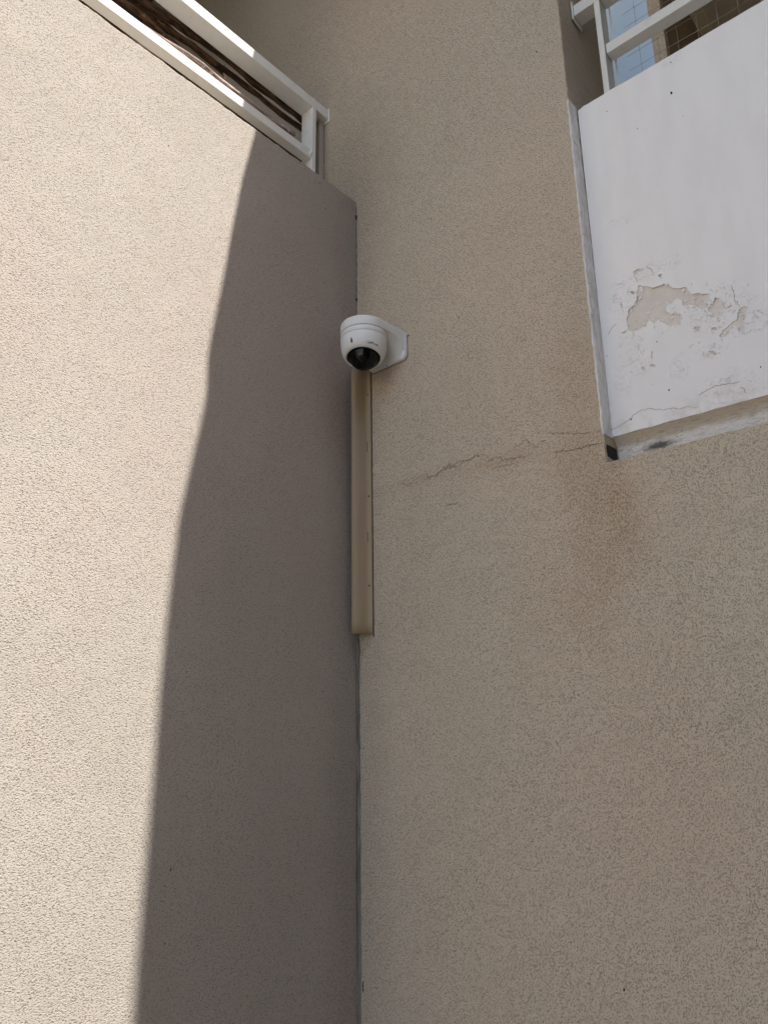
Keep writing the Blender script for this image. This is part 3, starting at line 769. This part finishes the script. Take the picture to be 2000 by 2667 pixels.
# hollow underside: sinks from the rim up, then drops to the plate foot
und = []
last = rows[-1]
for (ins, dz) in ((.006,.0015),(.012,.0030)):
    U = uplan(ins=ins); row = [bm.verts.new((x, y, zlow(x,y)+dz)) for x, y in U]
    for k in range(n-1): bm.faces.new((last[k], last[k+1], row[k+1], row[k]))
    last = row
m2 = n//2
for k in range(m2):
    a, b, c_, d_ = last[k], last[k+1], last[n-2-k], last[n-1-k]
    if len({a,b,c_,d_}) == 4: bm.faces.new((a,b,c_,d_))
    elif len({a,b,c_,d_}) == 3: bm.faces.new(list(dict.fromkeys((a,b,c_,d_))))
br_o = obj('bracket', bm, M_cam, sc, True)
# wall plate, rounded rectangle
def rrect(cx_, cz_, hx, hz, r, n=6):
    P = []
    for (sx_, sz_, a0) in ((1,1,0),(-1,1,90),(-1,-1,180),(1,-1,270)):
        for i in range(n+1):
            a = R(a0+90*i/n); P.append((cx_+sx_*(hx-r)+r*math.cos(a), cz_+sz_*(hz-r)+r*math.sin(a)))
    return P
bm = nb(); zc_ = (2.6375+2.556)/2; hz_ = (2.6375-2.556)/2
lay = []
for (y, ins) in ((-.0004,0),(-.009,.0002),(-.0118,.0015),(-.013,.0045)):
    lay.append([bm.verts.new((x, y, z)) for x, z in rrect(XC, zc_, HW+.0012-ins, hz_-ins, .015)])
for a, b in zip(lay, lay[1:]):
    for k in range(len(a)): bm.faces.new((a[k], a[(k+1)%len(a)], b[(k+1)%len(a)], b[k]))
bm.faces.new(lay[-1])
obj('wall_plate', bm, M_cam, sc, True)
# sloping belly from the plate foot up to the dome
bm = nb(); prev = None
for i in range(13):
    k = i/12; y = -.0125+(YC+.02+.0125)*k; z = 2.5585+(z_seam+.0-2.5585)*(k**.75); hw_ = HW-.0030
    cur = []
    for j in range(25):
        s_ = -1+j/12; f_ = abs(s_)**5; zz_ = z*(1-f_)+(zlow(0,y)+.0022)*f_
        cur.append(bm.verts.new((XC+s_*hw_, y, zz_)))
    if prev:
        for j in range(24): bm.faces.new((prev[j],prev[j+1],cur[j+1],cur[j]))
    prev = cur
obj('bracket_belly', bm, M_cam, sc, True)
for (u, v) in ((1007,953),(961,963)):
    p = px(u, v, 1, -.022); bm = nb(); bmesh.ops.create_icosphere(bm, subdivisions=2, radius=.0017, matrix=Matrix.Translation(p)); obj('screw_hole', bm, M_black, sc, True)
# dark silicone line round the wall plate
bm = nb(); P = rrect(XC, zc_, HW+.0025, hz_+.0012, .016)
a = [bm.verts.new((x, -.0002, z)) for x, z in P]; b = [bm.verts.new((XC+(x-XC)*.98, -.0016, zc_+(z-zc_)*.98)) for x, z in P]
for k in range(len(a)): bm.faces.new((a[k], a[(k+1)%len(a)], b[(k+1)%len(a)], b[k]))
obj('silicone_line', bm, M_crack, sc)
# camera housing: base ring + shell with tilted opening
C0 = (XC, YC, 0)
bm = nb(); lathe(bm, [(.0605,z_seam+.0002),(.0605,z_seam-.0012)], 72, C0); obj('seam', bm, M_seam, sc, True)
bm = nb(); lathe(bm, [(.05,z_seam-.0008),(.0615,z_seam-.0008),(.0622,z_seam-.0014),(.0628,z_seam-.004),(.0628,z_seam-.0135),(.0622,z_seam-.0146),(.06,z_seam-.0148)], 72, C0); obj('base_ring', bm, M_cam, sc, True)
bm = nb(); lathe(bm, [(.0614,z_seam-.0145),(.0614,z_seam-.0160)], 72, C0); obj('seam', bm, M_seam, sc, True)
tilt = Vector((.45,-.9,0)).normalized()
bm = nb(); seg = 96; prevr = None; ZS = z_seam-.0158; r1, zo = .0462, 2.5402
shell = []
prof_a = [(-1,0)]+[(a, 0) for a in range(0, 86, 6)]
def shell_pt(phi, a, extra=0):
    d = Vector((math.cos(phi), math.sin(phi), 0)); z1 = zo + .0118*d.dot(tilt)
    ar = R(a); s_ = math.sin(ar); bk = max(0, -d.dot(tilt)); rr1 = r1-.0085*bk**.8; r = rr1+(.0626-rr1)*math.cos(ar)**.9; z = (ZS-.010)-(ZS-.010-z1)*s_**1.05
    return Vector((XC,YC,0))+d*(r+extra)+Vector((0,0,z))
for row in range(-2, 18):
    ring = []
    for k in range(seg):
        phi = 2*math.pi*k/seg; d = Vector((math.cos(phi), math.sin(phi), 0))
        if row == -2: p = Vector((XC,YC,ZS))+d*.0622
        elif row == -1: p = Vector((XC,YC,ZS-.0012))+d*.0628
        elif row <= 15: p = shell_pt(phi, row*86/15 if row else 0)
        elif row == 16: p = shell_pt(phi, 86) + d*(-.0012)+Vector((0,0,.0004))
        else: p = shell_pt(phi, 86) + d*(-.0022)+Vector((0,0,.005))
        ring.append(bm.verts.new(p))
    if prevr:
        for k in range(seg): bm.faces.new((prevr[k], prevr[(k+1)%seg], ring[(k+1)%seg], ring[k]))
    prevr = ring
sh = obj('camera_shell', bm, M_cam, sc, True)
# black gasket between shell and bubble
bm = nb(); ra = []; rb2 = []
for k in range(64):
    phi = 2*math.pi*k/64; d = Vector((math.cos(phi), math.sin(phi), 0)); p = shell_pt(phi, 86)
    ra.append(bm.verts.new(p-d*.0018+Vector((0,0,.0022)))); rb2.append(bm.verts.new(Vector((XC,YC,0))+d*.036+Vector((0,0,p.z+.004))))
for k in range(64): bm.faces.new((ra[k], ra[(k+1)%64], rb2[(k+1)%64], rb2[k]))
obj('gasket', bm, M_black, sc, True)
BC = Vector((XC, YC, 2.5522))+tilt*.0015
bm = nb(); bmesh.ops.create_uvsphere(bm, u_segments=48, v_segments=32, radius=.0415, matrix=Matrix.Translation(BC)); bub = obj('dome_bubble', bm, M_bubble, sc, True)
bm = nb(); bmesh.ops.create_uvsphere(bm, u_segments=32, v_segments=20, radius=.0335, matrix=Matrix.Translation(BC+Vector((0,0,.002)))); ball = obj('camera_ball', bm, mat('matte_black_ball', (.012,.012,.014), .45, .4), bub, True)
look = Vector((.45,-.62,-.62)).normalized(); rot = look.to_track_quat('Z','Y').to_matrix().to_4x4()
def disc(r, dpt, off, sx=0, sy=0):
    b_ = nb(); bmesh.ops.create_cone(b_, cap_ends=True, segments=28, radius1=r, radius2=r*.86, depth=dpt, matrix=Matrix.Translation(BC+Vector((0,0,.002))) @ rot @ Matrix.Translation((sx, sy, off))); return b_
obj('lens', disc(.0125,.006,.0335), M_lens, bub)
side = rot.to_3x3() @ Vector((1,0,0))
for (ax_, ay_) in ((.017,-.012),(-.017,-.012),(.004,.0185)):
    obj('infrared_led', disc(.0042,.003,.0285,ax_,ay_), M_led, bub)
# slot in the shell
def shell_at(u, v, extra):
    """shell surface point whose picture position is nearest the measured one"""
    best = None
    for i in range(0, 361):
        phi = R(-120+i*.5)
        for a in range(0, 85, 2):
            p = shell_pt(phi, a, extra); q_ = p-CAM; z_ = q_.dot(Fv); uu = 1000+FPX*q_.dot(Rv)/z_; vv = 1333.5-FPX*q_.dot(Uv)/z_
            e = (uu-u)**2+(vv-v)**2
            if best is None or e < best[0]: best = (e, phi, a)
    return best[1], best[2]
ph, aa = shell_at(915.5, 886, 0)
bm = nb(); ring = []
for k in range(20):
    an = 2*math.pi*k/20; ring.append(bm.verts.new(shell_pt(ph+math.cos(an)*.045*(1-.35*math.sin(an)), aa-math.sin(an)*15, .0011)))
bm.faces.new(ring); obj('screw_slot', bm, mat('slot_shade', (.08,.085,.09), .8), sc)
# logo lettering wrapped on the shell
ph, aa = shell_at(972, 893.5, 0)
fc = bpy.data.curves.new('logo', 'FONT'); fc.body = 'alhua'; fc.size = 1; fc.align_x = 'CENTER'; fc.align_y = 'CENTER'; fc.shear = .25; fc.space_character = .92; fc.offset = .012; fc.resolution_u = 4
fo = bpy.data.objects.new('logo_text', fc); COL.objects.link(fo)
dg = bpy.context.evaluated_depsgraph_get(); me = bpy.data.meshes.new_from_object(fo.evaluated_get(dg)); bpy.data.objects.remove(fo)
bm = nb(); bm.from_mesh(me)
bmesh.ops.subdivide_edges(bm, edges=bm.edges, cuts=1)
wd = max(v.co.x for v in bm.verts)-min(v.co.x for v in bm.verts); S = .0275/wd
for v in bm.verts:
    x_, y_ = v.co.x*S, v.co.y*S*.95
    v.co = shell_pt(ph + x_/.055, aa - y_/.042*57.3, .00025)
# swirl round the first letter
obj('logo', bm, M_logo, sc)
bm = nb(); prev = None
for i in range(22):
    an = R(60+i*12.5); c1 = Vector((math.cos(an), math.sin(an)))
    xs_, ys_ = -.0118+c1.x*.0042, .0002+c1.y*.0042
    pp = [shell_pt(ph+(xs_+c1.x*o_)/.055, aa-(ys_+c1.y*o_)/.042*57.3, .00025) for o_ in (0,.0007)]
    cur = [bm.verts.new(p) for p in pp]
    if prev: bm.faces.new((prev[0],prev[1],cur[1],cur[0]))
    prev = cur
obj('logo_swirl', bm, M_logo, sc)
